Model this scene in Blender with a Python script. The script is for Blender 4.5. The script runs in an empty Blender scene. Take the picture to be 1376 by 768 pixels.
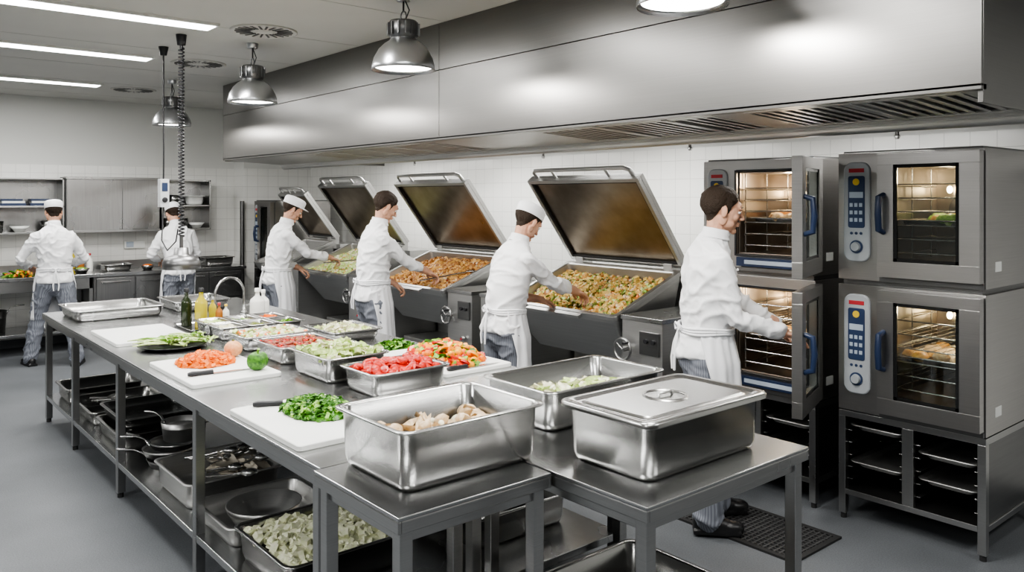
import bpy,bmesh,math,random
from mathutils import Vector,Matrix,noise
random.seed(5)
sc=bpy.context.scene
R=math.radians
# ------------------------------------------------------------------ materials
def nt(m):
    m.use_nodes=True; return m.node_tree.nodes,m.node_tree.links
def mk(name,col,rough=.5,metal=0,var=.0,vs=8,bump=0,bs=40,spec=.5,emit=None,es=0,alpha=1,col2=None,trans=0,sss=0):
    m=bpy.data.materials.new(name); n,l=nt(m); b=n['Principled BSDF']
    b.inputs['Base Color'].default_value=(*col,1); b.inputs['Roughness'].default_value=rough
    b.inputs['Metallic'].default_value=metal
    b.inputs['Specular IOR Level'].default_value=spec
    b.inputs['Transmission Weight'].default_value=trans
    if sss:
        b.inputs['Subsurface Weight'].default_value=sss; b.inputs['Subsurface Radius'].default_value=(.012,.005,.003); b.inputs['Subsurface Scale'].default_value=1
    tc=n.new('ShaderNodeTexCoord')
    if var or col2:
        nz=n.new('ShaderNodeTexNoise'); nz.inputs['Scale'].default_value=vs; nz.inputs['Detail'].default_value=3
        l.new(tc.outputs['Object'],nz.inputs['Vector'])
        cr=n.new('ShaderNodeValToRGB'); cr.color_ramp.elements[0].position=.35; cr.color_ramp.elements[1].position=.65
        c2=col2 if col2 else tuple(max(0,c*(1-var)) for c in col)
        cr.color_ramp.elements[0].color=(*c2,1); cr.color_ramp.elements[1].color=(*col,1)
        l.new(nz.outputs['Fac'],cr.inputs['Fac']); l.new(cr.outputs['Color'],b.inputs['Base Color'])
    if bump:
        n2=n.new('ShaderNodeTexNoise'); n2.inputs['Scale'].default_value=bs; n2.inputs['Detail'].default_value=4
        l.new(tc.outputs['Object'],n2.inputs['Vector'])
        bp=n.new('ShaderNodeBump'); bp.inputs['Strength'].default_value=bump; bp.inputs['Distance'].default_value=.01
        l.new(n2.outputs['Fac'],bp.inputs['Height']); l.new(bp.outputs['Normal'],b.inputs['Normal'])
    if emit:
        b.inputs['Emission Color'].default_value=(*emit,1); b.inputs['Emission Strength'].default_value=es
    if alpha<1: b.inputs['Alpha'].default_value=alpha
    return m
def steel(name,col,rough,scale=(1,1,1),ns=3,rv=.08,col2=None,aniso=0,cv=.05):
    m=bpy.data.materials.new(name); n,l=nt(m); b=n['Principled BSDF']
    b.inputs['Metallic'].default_value=1
    tc=n.new('ShaderNodeTexCoord'); mp=n.new('ShaderNodeMapping'); mp.inputs['Scale'].default_value=scale
    l.new(tc.outputs['Object'],mp.inputs['Vector'])
    nz=n.new('ShaderNodeTexNoise'); nz.inputs['Scale'].default_value=ns; nz.inputs['Detail'].default_value=3
    l.new(mp.outputs['Vector'],nz.inputs['Vector'])
    big=n.new('ShaderNodeTexNoise'); big.inputs['Scale'].default_value=1.6; big.inputs['Detail'].default_value=3
    l.new(tc.outputs['Object'],big.inputs['Vector'])
    mr=n.new('ShaderNodeMapRange'); mr.inputs['To Min'].default_value=rough-rv/2; mr.inputs['To Max'].default_value=rough+rv/2
    mr.inputs['From Min'].default_value=.3; mr.inputs['From Max'].default_value=.7
    l.new(big.outputs['Fac'],mr.inputs['Value']); l.new(mr.outputs['Result'],b.inputs['Roughness'])
    cr=n.new('ShaderNodeValToRGB'); cr.color_ramp.elements[0].position=.3; cr.color_ramp.elements[1].position=.7
    c2=col2 or tuple(c*(1-2*cv) for c in col)
    cr.color_ramp.elements[0].color=(*c2,1); cr.color_ramp.elements[1].color=(*col,1)
    l.new(nz.outputs['Fac'],cr.inputs['Fac']); l.new(cr.outputs['Color'],b.inputs['Base Color'])
    if aniso:
        b.inputs['Anisotropic'].default_value=aniso
        tg=n.new('ShaderNodeTangent'); tg.direction_type='RADIAL'; tg.axis='Z'; l.new(tg.outputs['Tangent'],b.inputs['Tangent'])
    return m
ST=steel('steel_brushed',(.43,.43,.425),.30,(1,1,120))
ST_OV=steel('steel_oven_casing',(.45,.44,.43),.32,(1,1,120))
ST_TOP=steel('steel_worktop',(.50,.505,.505),.25,(2,90,1),3,.08)
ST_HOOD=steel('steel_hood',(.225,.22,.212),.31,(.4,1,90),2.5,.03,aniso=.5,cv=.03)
ST_PAN=steel('steel_gastronorm',(.42,.42,.41),.24,(1,1,60),3,.06,cv=.04)
ST_BR=steel('steel_braising_pan',(.56,.56,.55),.42,(1,1,60),3,.06)
ST_CAB=steel('steel_cabinet',(.40,.40,.395),.28,(1,60,1),3,.06,cv=.08)
ST_DK=steel('steel_dark',(.22,.22,.22),.36,(1,1,20))
ST_LID=steel('steel_lid_underside',(.36,.31,.25),.32,(1,1,1),5,.1,col2=(.24,.20,.155))
ST_IN=steel('steel_oven_cavity',(.42,.37,.32),.35,(1,1,1),5)
ALU=steel('aluminium_lamp',(.60,.61,.62),.30,(1,1,1),5)
BLACK=mk('black_plastic',(.015,.015,.017),.4)
RUB=mk('rubber_dark',(.02,.02,.02),.7)
BLUE=mk('dark_blue_plastic',(.018,.032,.075),.35)
PANEL=mk('control_panel_grey',(.38,.40,.42),.4)
KEY=mk('keypad_blue',(.03,.05,.11),.3)
LCD=mk('key_labels',(.42,.48,.56),.4)
RED=mk('red_strip',(.42,.03,.04),.4)
YEL=mk('yellow_button',(.75,.52,.05),.4)
WHITEP=mk('white_plastic_board',(.80,.81,.78),.45,var=.05,vs=5)
GREYP=mk('grey_plastic',(.45,.46,.47),.5)
CLOTH=mk('chef_white_cotton',(.84,.843,.85),.9,bump=.14,bs=30,spec=.1)
APRON=mk('apron_white_cotton',(.80,.805,.82),.9,bump=.15,bs=24,spec=.1)
HATW=mk('cap_white',(.86,.86,.87),.9,bump=.1,bs=60,spec=.1)
SKIN=mk('skin',(.62,.36,.25),.58,var=.12,vs=30,spec=.25,sss=.15)
LIP=mk('lips',(.45,.20,.16),.5)
HAIR=mk('hair_brown',(.028,.017,.010),.6,bump=.9,bs=150,spec=.3)
EYEW=mk('eye_white',(.7,.7,.68),.3); IRIS=mk('iris',(.04,.025,.015),.3)
SHOE=mk('black_shoe_leather',(.012,.012,.013),.35)
WARM=mk('oven_bulb',(1,.8,.5),.4,emit=(1,.76,.45),es=45)
TUBE=mk('fluorescent_diffuser',(1,1,1),.5,emit=(1,1,.98),es=10)
BULB=mk('pendant_diffuser',(1,1,1),.5,emit=(1,.98,.94),es=12)
BGLASS=mk('oven_glass_border',(.012,.012,.012),.1)
GLASS=bpy.data.materials.new('oven_glass'); n,l=nt(GLASS); n.remove(n['Principled BSDF'])
t_=n.new('ShaderNodeBsdfTransparent'); t_.inputs[0].default_value=(.84,.88,.87,1); g_=n.new('ShaderNodeBsdfGlossy'); g_.inputs['Roughness'].default_value=.03; m_=n.new('ShaderNodeMixShader'); m_.inputs[0].default_value=.07
l.new(t_.outputs[0],m_.inputs[1]); l.new(g_.outputs[0],m_.inputs[2]); l.new(m_.outputs[0],n['Material Output'].inputs[0])
PANTS=bpy.data.materials.new('striped_trousers'); n,l=nt(PANTS); b=n['Principled BSDF']; b.inputs['Roughness'].default_value=.9
tc=n.new('ShaderNodeTexCoord'); ch=n.new('ShaderNodeTexWave'); ch.inputs['Scale'].default_value=34; ch.inputs['Distortion'].default_value=.6; ch.bands_direction='DIAGONAL'
mp=n.new('ShaderNodeMapping'); mp.inputs['Scale'].default_value=(1,1,.06); l.new(tc.outputs['Object'],mp.inputs['Vector'])
cr=n.new('ShaderNodeValToRGB'); cr.color_ramp.elements[0].color=(.125,.135,.16,1); cr.color_ramp.elements[1].color=(.23,.245,.28,1)
l.new(mp.outputs['Vector'],ch.inputs['Vector']); l.new(ch.outputs['Fac'],cr.inputs['Fac']); l.new(cr.outputs['Color'],b.inputs['Base Color'])
def tilemat(name,axis):
    m=bpy.data.materials.new(name); n,l=nt(m); b=n['Principled BSDF']
    tc=n.new('ShaderNodeTexCoord'); sp=n.new('ShaderNodeSeparateXYZ'); l.new(tc.outputs['Object'],sp.inputs[0])
    cb=n.new('ShaderNodeCombineXYZ'); l.new(sp.outputs['X' if axis=='x' else 'Y'],cb.inputs['X']); l.new(sp.outputs['Z'],cb.inputs['Y'])
    br=n.new('ShaderNodeTexBrick'); br.offset=0; br.inputs['Scale'].default_value=1
    br.inputs['Brick Width'].default_value=.15; br.inputs['Row Height'].default_value=.15
    br.inputs['Mortar Size'].default_value=.0020; br.inputs['Mortar Smooth'].default_value=.3
    br.inputs['Color1'].default_value=(.80,.80,.77,1); br.inputs['Color2'].default_value=(.83,.83,.80,1); br.inputs['Mortar'].default_value=(.54,.54,.52,1)
    l.new(cb.outputs[0],br.inputs['Vector'])
    gt=n.new('ShaderNodeMath'); gt.operation='GREATER_THAN'; gt.inputs[1].default_value=2.2; l.new(sp.outputs['Z'],gt.inputs[0])
    mx=n.new('ShaderNodeMix'); mx.data_type='RGBA'; l.new(gt.outputs[0],mx.inputs['Factor']); l.new(br.outputs['Color'],mx.inputs['A'])
    mx.inputs['B'].default_value=(.68,.685,.66,1); l.new(mx.outputs['Result'],b.inputs['Base Color'])
    m2=n.new('ShaderNodeMix'); m2.data_type='FLOAT'; l.new(gt.outputs[0],m2.inputs['Factor']); m2.inputs['A'].default_value=.24; m2.inputs['B'].default_value=.8
    l.new(m2.outputs['Result'],b.inputs['Roughness'])
    iv=n.new('ShaderNodeMath'); iv.operation='SUBTRACT'; iv.inputs[0].default_value=1; l.new(br.outputs['Fac'],iv.inputs[1])
    bp=n.new('ShaderNodeBump'); bp.inputs['Strength'].default_value=.15; bp.inputs['Distance'].default_value=.003
    l.new(iv.outputs[0],bp.inputs['Height']); l.new(bp.outputs['Normal'],b.inputs['Normal'])
    return m
TILEX=tilemat('tile_wall_x','x'); TILEY=tilemat('tile_wall_y','y')
WALLP=mk('wall_paint_grey',(.26,.26,.25),.8,var=.05,vs=2)
FLOORM=bpy.data.materials.new('resin_floor'); n,l=nt(FLOORM); b=n['Principled BSDF']
tc=n.new('ShaderNodeTexCoord'); a=n.new('ShaderNodeTexNoise'); a.inputs['Scale'].default_value=140; a.inputs['Detail'].default_value=2
l.new(tc.outputs['Object'],a.inputs['Vector']); c=n.new('ShaderNodeTexNoise'); c.inputs['Scale'].default_value=1.3; c.inputs['Detail'].default_value=6
l.new(tc.outputs['Object'],c.inputs['Vector'])
ad=n.new('ShaderNodeMath'); ad.operation='ADD'; l.new(a.outputs['Fac'],ad.inputs[0]); l.new(c.outputs['Fac'],ad.inputs[1])
cr=n.new('ShaderNodeValToRGB'); cr.color_ramp.elements[0].position=.35; cr.color_ramp.elements[1].position=.65
hf=n.new('ShaderNodeMath'); hf.operation='MULTIPLY'; hf.inputs[1].default_value=.5; l.new(ad.outputs[0],hf.inputs[0])
cr.color_ramp.elements[0].color=(.080,.087,.094,1); cr.color_ramp.elements[1].color=(.155,.164,.174,1)
l.new(hf.outputs[0],cr.inputs['Fac']); l.new(cr.outputs['Color'],b.inputs['Base Color']); b.inputs['Roughness'].default_value=.5
bp=n.new('ShaderNodeBump'); bp.inputs['Strength'].default_value=.15; bp.inputs['Distance'].default_value=.003; l.new(a.outputs['Fac'],bp.inputs['Height']); l.new(bp.outputs['Normal'],b.inputs['Normal'])
CEIL=mk('ceiling_paint',(.58,.575,.55),.7,var=.04,vs=2)
JOINT=mk('ceiling_joint',(.45,.45,.44),.8)
# ------------------------------------------------------------------ mesh builder
class MB:
    def __init__(s): s.v=[];s.f=[];s.m=[];s.s=[];s.mats=[]
    def add(s,vs,fs,mat,smooth=False,M=None):
        if mat not in s.mats: s.mats.append(mat)
        k=len(s.v); i=s.mats.index(mat)
        for p in vs:
            p=Vector(p)
            if M is not None: p=M@p
            s.v.append(p)
        for f in fs: s.f.append([k+j for j in f]); s.m.append(i); s.s.append(smooth)
    def box(s,x0,x1,y0,y1,z0,z1,mat,M=None):
        s.add([(x0,y0,z0),(x1,y0,z0),(x1,y1,z0),(x0,y1,z0),(x0,y0,z1),(x1,y0,z1),(x1,y1,z1),(x0,y1,z1)],
              [(0,3,2,1),(4,5,6,7),(0,1,5,4),(1,2,6,5),(2,3,7,6),(3,0,4,7)],mat,False,M)
    def tube(s,pts,r,mat,n=8,M=None,caps=True,sy=1):
        pts=[Vector(p) for p in pts]
        if not isinstance(r,(list,tuple)): r=[r]*len(pts)
        vs=[];fs=[];prev=None
        for i,p in enumerate(pts):
            if i==0: t=pts[1]-p
            elif i==len(pts)-1: t=p-pts[i-1]
            else: t=(pts[i+1]-p).normalized()+(p-pts[i-1]).normalized()
            if t.length<1e-9: t=Vector((0,0,1))
            t.normalize()
            if prev is None:
                a=Vector((0,0,1)) if abs(t.z)<.9 else Vector((1,0,0))
                prev=t.cross(a).normalized()
            u=(prev-t*prev.dot(t)).normalized(); w=t.cross(u); prev=u
            for k in range(n):
                an=2*math.pi*k/n; vs.append(p+u*math.cos(an)*r[i]+w*math.sin(an)*r[i]*sy)
        for i in range(len(pts)-1):
            for k in range(n):
                fs.append((i*n+k,i*n+(k+1)%n,(i+1)*n+(k+1)%n,(i+1)*n+k))
        s.add(vs,fs,mat,True,M)
        if caps:
            L=len(pts)-1
            s.add(vs[:n],[tuple(range(n))[::-1]],mat,False,M); s.add(vs[L*n:],[tuple(range(n))],mat,False,M)
    def limb(s,pts,r,mat,n=14):
        pts=[Vector(p) for p in pts]
        P=[];Q=[]
        t=(pts[1]-pts[0]).normalized()
        for a in (85,55,25): P.append(pts[0]-t*r[0]*math.sin(R(a))); Q.append(r[0]*math.cos(R(a)))
        P+=pts;Q+=list(r)
        t=(pts[-1]-pts[-2]).normalized()
        for a in (25,55,85): P.append(pts[-1]+t*r[-1]*math.sin(R(a))); Q.append(r[-1]*math.cos(R(a)))
        s.tube(P,Q,mat,n)
    def lathe(s,prof,mat,n=32,M=None,sx=1,sy=1,smooth=True):
        vs=[];fs=[]
        for r,z in prof:
            for k in range(n):
                a=2*math.pi*k/n; vs.append((r*math.cos(a)*sx,r*math.sin(a)*sy,z))
        for i in range(len(prof)-1):
            for k in range(n): fs.append((i*n+k,i*n+(k+1)%n,(i+1)*n+(k+1)%n,(i+1)*n+k))
        s.add(vs,fs,mat,smooth,M)
    def ell(s,c,r,mat,M=None,n=16,rot=None):
        vs=[];fs=[];m=n//2
        Rm=rot.to_matrix().to_4x4() if rot is not None else Matrix()
        T=Matrix.Translation(c)@Rm
        for i in range(1,m):
            ph=math.pi*i/m
            for k in range(n):
                a=2*math.pi*k/n
                vs.append(T@Vector((r[0]*math.sin(ph)*math.cos(a),r[1]*math.sin(ph)*math.sin(a),r[2]*math.cos(ph))))
        for i in range(m-2):
            for k in range(n): fs.append((i*n+k,(i+1)*n+k,(i+1)*n+(k+1)%n,i*n+(k+1)%n))
        t=len(vs); vs.append(T@Vector((0,0,r[2]))); vs.append(T@Vector((0,0,-r[2])))
        for k in range(n): fs.append((t,k,(k+1)%n)); fs.append((t+1,(m-2)*n+(k+1)%n,(m-2)*n+k))
        s.add(vs,fs,mat,True,M)
    def obj(s,name,bevel=0,parent=None,weld=False):
        me=bpy.data.meshes.new(name); me.from_pydata([tuple(v) for v in s.v],[],s.f)
        for m in s.mats: me.materials.append(m)
        for i,p in enumerate(me.polygons): p.material_index=s.m[i]; p.use_smooth=s.s[i]
        o=bpy.data.objects.new(name,me); sc.collection.objects.link(o)
        bm=bmesh.new(); bm.from_mesh(me)
        if weld: bmesh.ops.remove_doubles(bm,verts=bm.verts,dist=1e-5)
        bmesh.ops.recalc_face_normals(bm,faces=bm.faces); bm.to_mesh(me); bm.free()
        if bevel:
            b=o.modifiers.new('bevel','BEVEL'); b.width=bevel; b.segments=2; b.limit_method='ANGLE'; b.angle_limit=R(50)
        if parent: o.parent=parent
        return o
def rrect(x0,x1,y0,y1,r,n=5):
    r=max(.001,min(r,(x1-x0)/2-.001,(y1-y0)/2-.001)); P=[]
    for cx,cy,a0 in ((x1-r,y1-r,0),(x0+r,y1-r,90),(x0+r,y0+r,180),(x1-r,y0+r,270)):
        for i in range(n+1):
            a=R(a0+90*i/n); P.append((cx+r*math.cos(a),cy+r*math.sin(a)))
    return P
def rloft(mb,x0,x1,y0,y1,rings,mat,M=None,cap0=True,cap1=True,smooth=True):
    vs=[];fs=[];n=24
    for ins,z,r in rings:
        for p in rrect(x0+ins,x1-ins,y0+ins,y1-ins,r): vs.append((p[0],p[1],z))
    for i in range(len(rings)-1):
        for k in range(n): fs.append((i*n+k,i*n+(k+1)%n,(i+1)*n+(k+1)%n,(i+1)*n+k))
    mb.add(vs,fs,mat,smooth,M)
    if cap0: mb.add(vs[:n],[tuple(range(n))[::-1]],mat,False,M)
    if cap1: mb.add(vs[-n:],[tuple(range(n))],mat,False,M)
def gnmesh(mb,x0,x1,y0,y1,z,d,mat=ST_PAN,M=None,t=.0):
    c=.045 if min(x1-x0,y1-y0)>.2 else .02
    tp=z+d
    rloft(mb,x0,x1,y0,y1,[(.045,z,c*.7),(.034,z+.006,c),(.026,z+.03,c),(.02,tp-.008,c),(.002,tp-.008,c),(0,tp-.004,c),(.002,tp,c),(.018,tp,c),(.024,tp-.006,c),(.03,z+.03,c),(.038,z+.01,c),(.05,z+.006,c*.6)],mat,M)
def gn(name,x0,x1,y0,y1,z,d):
    mb=MB(); gnmesh(mb,x0,x1,y0,y1,z,d); return mb.obj(name)
# ------------------------------------------------------------------ food
def veg(name,c1,c2,rough=.45,vs=60): return mk(name,c1,rough,col2=c2,vs=vs,bump=.2,bs=80)
CAR=veg('carrot',(.88,.23,.015),(.68,.13,.008)); CAB=veg('cabbage',(.66,.74,.36),(.38,.54,.14)); TOM=veg('tomato',(.66,.035,.015),(.38,.012,.008),.22)
HERB=veg('herb_green',(.09,.27,.02),(.025,.10,.008)); PEPR=veg('red_pepper',(.70,.05,.02),(.45,.02,.015),.25); PEPY=veg('yellow_pepper',(.90,.46,.02),(.80,.24,.015),.25)
ONI=veg('onion_white',(.84,.81,.64),(.66,.64,.44)); STEW=veg('stew_brown',(.44,.20,.06),(.20,.08,.02)); STEW2=veg('stew_ochre',(.66,.40,.12),(.42,.20,.05)); OLIVE=veg('olive_green',(.24,.27,.06),(.10,.13,.02))
LEEK=veg('leek_pale',(.88,.87,.70),(.72,.76,.50))
BEAN=veg('red_bean',(.32,.06,.03),(.15,.03,.02)); CHK=veg('cooked_chicken',(.68,.54,.37),(.48,.33,.17)); LET=veg('lettuce',(.36,.56,.10),(.14,.34,.04)); YST=veg('yellow_stew',(.68,.50,.17),(.46,.29,.06))
def piece(mb,typ,p,s,mat,M=None):
    rot=Matrix.Rotation(random.uniform(0,6.28),4,'Z')@Matrix.Rotation(random.uniform(-.7,.7),4,'X')@Matrix.Rotation(random.uniform(-.7,.7),4,'Y')
    T=Matrix.Translation(p)@rot
    if M is not None: T=M@T
    k=random.uniform(.7,1.25)*s
    if typ=='cube':
        a,b,c=[k*random.uniform(.7,1.2)/2 for _ in range(3)]; mb.box(-a,a,-b,b,-c,c,mat,T)
    elif typ=='stick': mb.box(-k*.22,k*.22,-k,k,-k*.15,k*.15,mat,T)
    elif typ=='disc':
        mb.tube([(0,0,-k*.12),(0,0,k*.12)],k*.6,mat,9,T)
    elif typ=='blob': mb.ell((0,0,0),(k*.6,k*.45,k*.4),mat,T,8)
    elif typ=='leaf':
        vs=[];w=k
        for i in range(4):
            for j in range(3):
                u=i/3-.5;v=j/2-.5
                ww=w*(1-abs(u)*1.1)
                vs.append((u*2*w,v*ww,w*.35*(abs(v)*2)-w*.5*u*u+random.uniform(-.1,.1)*w))
        mb.add(vs,[(i*3+j,i*3+j+1,(i+1)*3+j+1,(i+1)*3+j) for i in range(3) for j in range(2)],mat,True,T)
def heap(name,cx,cy,rx,ry,z,h,kinds,n,shape='ell',M=None,base=None,thick=0,rnd=None):
    mb=MB(); g=14
    def H(u,v):
        if shape=='ell': q=max(0,1-u*u-v*v); return h*q**.75
        e=max(abs(u),abs(v)); return h*(.55+.45*noise.noise(Vector((u*1.8+cx*3,v*1.8+cy*3,.3)))-.25*e*e)
    vs=[];fs=[]
    for i in range(g+1):
        for j in range(g+1):
            u=-1+2*i/g;v=-1+2*j/g
            if shape=='ell':
                uu=u*math.sqrt(1-v*v/2);vv=v*math.sqrt(1-u*u/2);u,v=uu,vv
            vs.append((cx+u*rx*.97,cy+v*ry*.97,z+H(u*.97,v*.97)*.85))
    for i in range(g):
        for j in range(g): fs.append((i*(g+1)+j,(i+1)*(g+1)+j,(i+1)*(g+1)+j+1,i*(g+1)+j+1))
    mb.add(vs,fs,base or kinds[0][0],True,M)
    for _ in range(n):
        while 1:
            u=random.uniform(-1,1);v=random.uniform(-1,1)
            if shape!='ell' or u*u+v*v<1: break
        m,t,s=random.choice(kinds)
        piece(mb,t,(cx+u*rx,cy+v*ry,z+H(u,v)+random.uniform(0,s*.3)),s,m,M)
    return mb.obj(name)
# ------------------------------------------------------------------ room
XB=-11.2;YW=5.3;ZC=3.03;XF=4.5;YF=-4.5
def slab(name,*a,mat): mb=MB(); mb.box(*a,mat); return mb.obj(name)
slab('floor',XB-.1,XF+.1,YF-.1,YW+.1,-.1,0,mat=FLOORM)
slab('ceiling',XB-.1,XF+.1,YF-.1,YW+.1,ZC,ZC+.1,mat=CEIL)
slab('wall_right',XB-.1,XF+.1,YW,YW+.1,0,ZC,mat=TILEX)
slab('wall_back',XB-.1,XB,YF,YW,0,ZC,mat=TILEY)
slab('wall_left',XB-.1,XF+.1,YF-.1,YF,0,ZC,mat=WALLP)
slab('wall_front',XF,XF+.1,YF,YW,0,ZC,mat=WALLP)
slab('trim_pilaster',XB,XB+.35,4.3,YW,0,ZC,mat=TILEY)
mb=MB(); mb.box(XB,XF,YW-.012,YW,0,.1,mat=FLOORM); mb.obj('baseboard_right')
mb=MB(); mb.box(XB,XB+.012,YF,4.3,0,.1,mat=FLOORM); mb.obj('baseboard_back')
mb=MB()
for i in range(13):
    x=-10.6+i*1.2; mb.box(x,x+.004,YF,YW,ZC-.002,ZC-.0005,mat=JOINT)
mb.obj('trim_ceiling_joints')
# ------------------------------------------------------------------ lights
def area(name,loc,sx,sy,p,col=(1,.98,.95),rot=(0,0,0),disk=False,parent=None):
    d=bpy.data.lights.new(name,'AREA'); d.energy=p; d.color=col
    if disk: d.shape='DISK'; d.size=sx
    else: d.shape='RECTANGLE'; d.size=sx; d.size_y=sy
    o=bpy.data.objects.new(name,d); o.location=loc; o.rotation_euler=rot; sc.collection.objects.link(o)
    if parent: o.parent=parent
    return o
for (x,y0,y1,pw) in [(-5.79,.6,2.06,42),(-7.47,.6,2.11,42),(-9.6,.6,2.19,46),(-4.1,.5,2.0,42),(-2.2,.5,2.0,44),(-.4,.5,2.0,42),(-7.4,-2.6,-1.1,60),(-4.0,-2.6,-1.1,85),(-.4,-2.6,-1.1,75),(.8,2.8,4.2,46)]:  # strips past the visible ones are added out of view for illumination
    mb=MB(); mb.box(x-.11,x+.11,y0-.02,y1+.02,ZC-.02,ZC-.0005,WHITEP); mb.box(x-.085,x+.085,y0,y1,ZC-.024,ZC-.02,TUBE)
    o=mb.obj('ceiling_light')
    a=area('tube_glow',(x,(y0+y1)/2,ZC-.03),.17,y1-y0,pw,(1,.99,.97),parent=o)
def diffuser(x,y,r):
    mb=MB(); T=Matrix.Translation((x,y,ZC))
    mb.lathe([(0,-.014),(r*.28,-.014),(r*.3,-.006),(r*.92,-.006),(r*.95,-.014),(r,-.012),(r,-.0005)],CEIL,36,T)
    for i in range(22):
        Q=T@Matrix.Rotation(2*math.pi*i/22,4,'Z'); mb.box(r*.40,r*.86,-.007,.007,-.012,-.007,ST_DK,Q)
    mb.obj('ceiling_air_diffuser')
for p in [(-5.72,2.42,.24),(-7.5,2.55,.24),(-9.8,2.6,.24)]: diffuser(*p)
def pendant(x,y,zb=2.57):
    mb=MB(); T=Matrix.Translation((x,y,zb))
    mb.lathe([(.172,.02),(.19,.0),(.193,.004),(.19,.03),(.178,.075),(.15,.125),(.115,.16),(.085,.18),(.08,.19),(.0,.19)],ALU,36,T)
    mb.lathe([(.0,.03),(.172,.022),(.174,.02)],BULB,36,T)
    mb.lathe([(.078,.19),(.078,.2),(.088,.205),(.088,.29),(.08,.3),(.03,.305),(0,.305)],ST_DK,24,T)
    for i in range(14):
        Q=T@Matrix.Rotation(2*math.pi*i/14,4,'Z'); mb.box(.085,.1,-.004,.004,.21,.285,ST_DK,Q)
    pts=[(.03*math.cos(a),0,.33+.03*math.sin(a)) for a in [i*math.pi/6 for i in range(13)]]
    mb.tube(pts,.005,ST_DK,6,T)
    mb.tube([(0,0,.355),(0,0,ZC-zb-.03)],.006,BLACK,8,T)
    mb.tube([(.02,0,.3),(.05,.01,.36),(.02,0,.42),(0,0,ZC-zb-.03)],.004,BLACK,6,T)
    mb.lathe([(0,ZC-zb-.04),(.04,ZC-zb-.04),(.045,ZC-zb-.001)],ALU,20,T)
    o=mb.obj('pendant_lamp')
    area('pendant_glow',(x,y,zb-.005),.33,.33,30,(1,.97,.93),disk=True,parent=o)
for x,y,z_ in [(-2.12,2.72,2.60),(-4.16,2.64,2.57),(-6.25,2.55,2.55),(-8.75,2.7,2.55)]: pendant(x,y,z_)
mb=MB(); X,Y=-6.26,2.0
pts=[(X+.02*math.cos(i*.8),Y+.02*math.sin(i*.8),2.93-i*(2.93-1.50)/420) for i in range(421)]
mb.tube(pts,.006,BLACK,5); mb.tube([(X,Y,ZC-.03),(X,Y,2.92)],.012,BLACK,8); mb.lathe([(0,ZC-.08),(.03,ZC-.08),(.04,ZC-.001)],BLACK,16,Matrix.Translation((X,Y,0)))
mb.tube([(X,Y,1.51),(X,Y,1.42)],.014,ST_DK,8)
T=Matrix.Translation((X,Y,1.26))
mb.lathe([(0,.16),(.05,.16),(.055,.11),(.075,.10),(.12,.085),(.135,.05),(.138,0),(.13,0),(.125,.03),(0,.05)],ST_DK,32,T)
mb.obj('hanging_heat_lamp')
mb=MB(); X,Y=-6.86,2.05
mb.lathe([(0,ZC-.07),(.025,ZC-.07),(.04,ZC-.001)],BLACK,16,Matrix.Translation((X,Y,0)))
mb.tube([(X,Y,ZC-.03),(X,Y,2.5),(X+.01,Y,2.2),(X,Y,1.95)],.007,BLACK,6)
mb.box(X-.035,X+.035,Y-.035,Y+.035,1.72,1.95,GREYP); mb.box(X+.036,X+.04,Y-.022,Y+.022,1.85,1.92,BLUE); mb.lathe([(0,0),(.022,0),(.022,.008),(0,.008)],BLACK,12,Matrix.Translation((X+.036,Y,1.78))@Matrix.Rotation(R(90),4,'Y'))
mb.tube([(X,Y,1.72),(X+.02,Y-.02,1.45),(X+.1,Y,1.37),(X+.25,Y+.02,1.45),(X+.3,Y+.02,1.55)],.006,BLACK,6)
mb.obj('hanging_power_outlet',.004)
# ------------------------------------------------------------------ hood
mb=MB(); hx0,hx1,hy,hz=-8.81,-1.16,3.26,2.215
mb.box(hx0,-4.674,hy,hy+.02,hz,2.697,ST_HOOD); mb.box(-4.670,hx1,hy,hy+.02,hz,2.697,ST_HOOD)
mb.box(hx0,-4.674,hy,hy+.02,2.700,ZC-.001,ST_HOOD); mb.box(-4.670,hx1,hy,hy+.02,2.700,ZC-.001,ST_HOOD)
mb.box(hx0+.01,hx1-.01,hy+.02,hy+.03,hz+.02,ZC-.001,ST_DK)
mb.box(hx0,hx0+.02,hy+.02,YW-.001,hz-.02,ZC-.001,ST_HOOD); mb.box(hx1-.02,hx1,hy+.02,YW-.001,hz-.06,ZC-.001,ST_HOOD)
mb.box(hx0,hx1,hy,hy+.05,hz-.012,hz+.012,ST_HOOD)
gy0,gy1=3.92,4.02
mb.tube([(hx0,gy0+.05,hz-.06),(hx1,gy0+.05,hz-.06)],.035,ST_BR,14); mb.box(hx0,hx1,gy0,gy1,hz-.06,hz+.02,ST_BR)
mb.box(hx0+.02,hx1-.02,gy1,YW-.001,hz+.05,hz+.07,ST_HOOD)
mb.box(hx0+.02,hx1-.02,hy+.03,gy0,hz+.10,hz+.12,BLACK)
groups=[(-6.98,-4.85),(-3.7,-2.4),(-2.22,-1.25)]
ed=[hx0+.02]+[q for g in groups for q in g]+[hx1-.02]
sl=Matrix.Translation((0,hy+.05,hz))@Matrix.Rotation(R(-3.0),4,'X'); W=gy0-hy-.05
for i in range(0,len(ed),2): mb.box(ed[i],ed[i+1],0,W,-.012,.0,ST_BR,sl)
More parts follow.
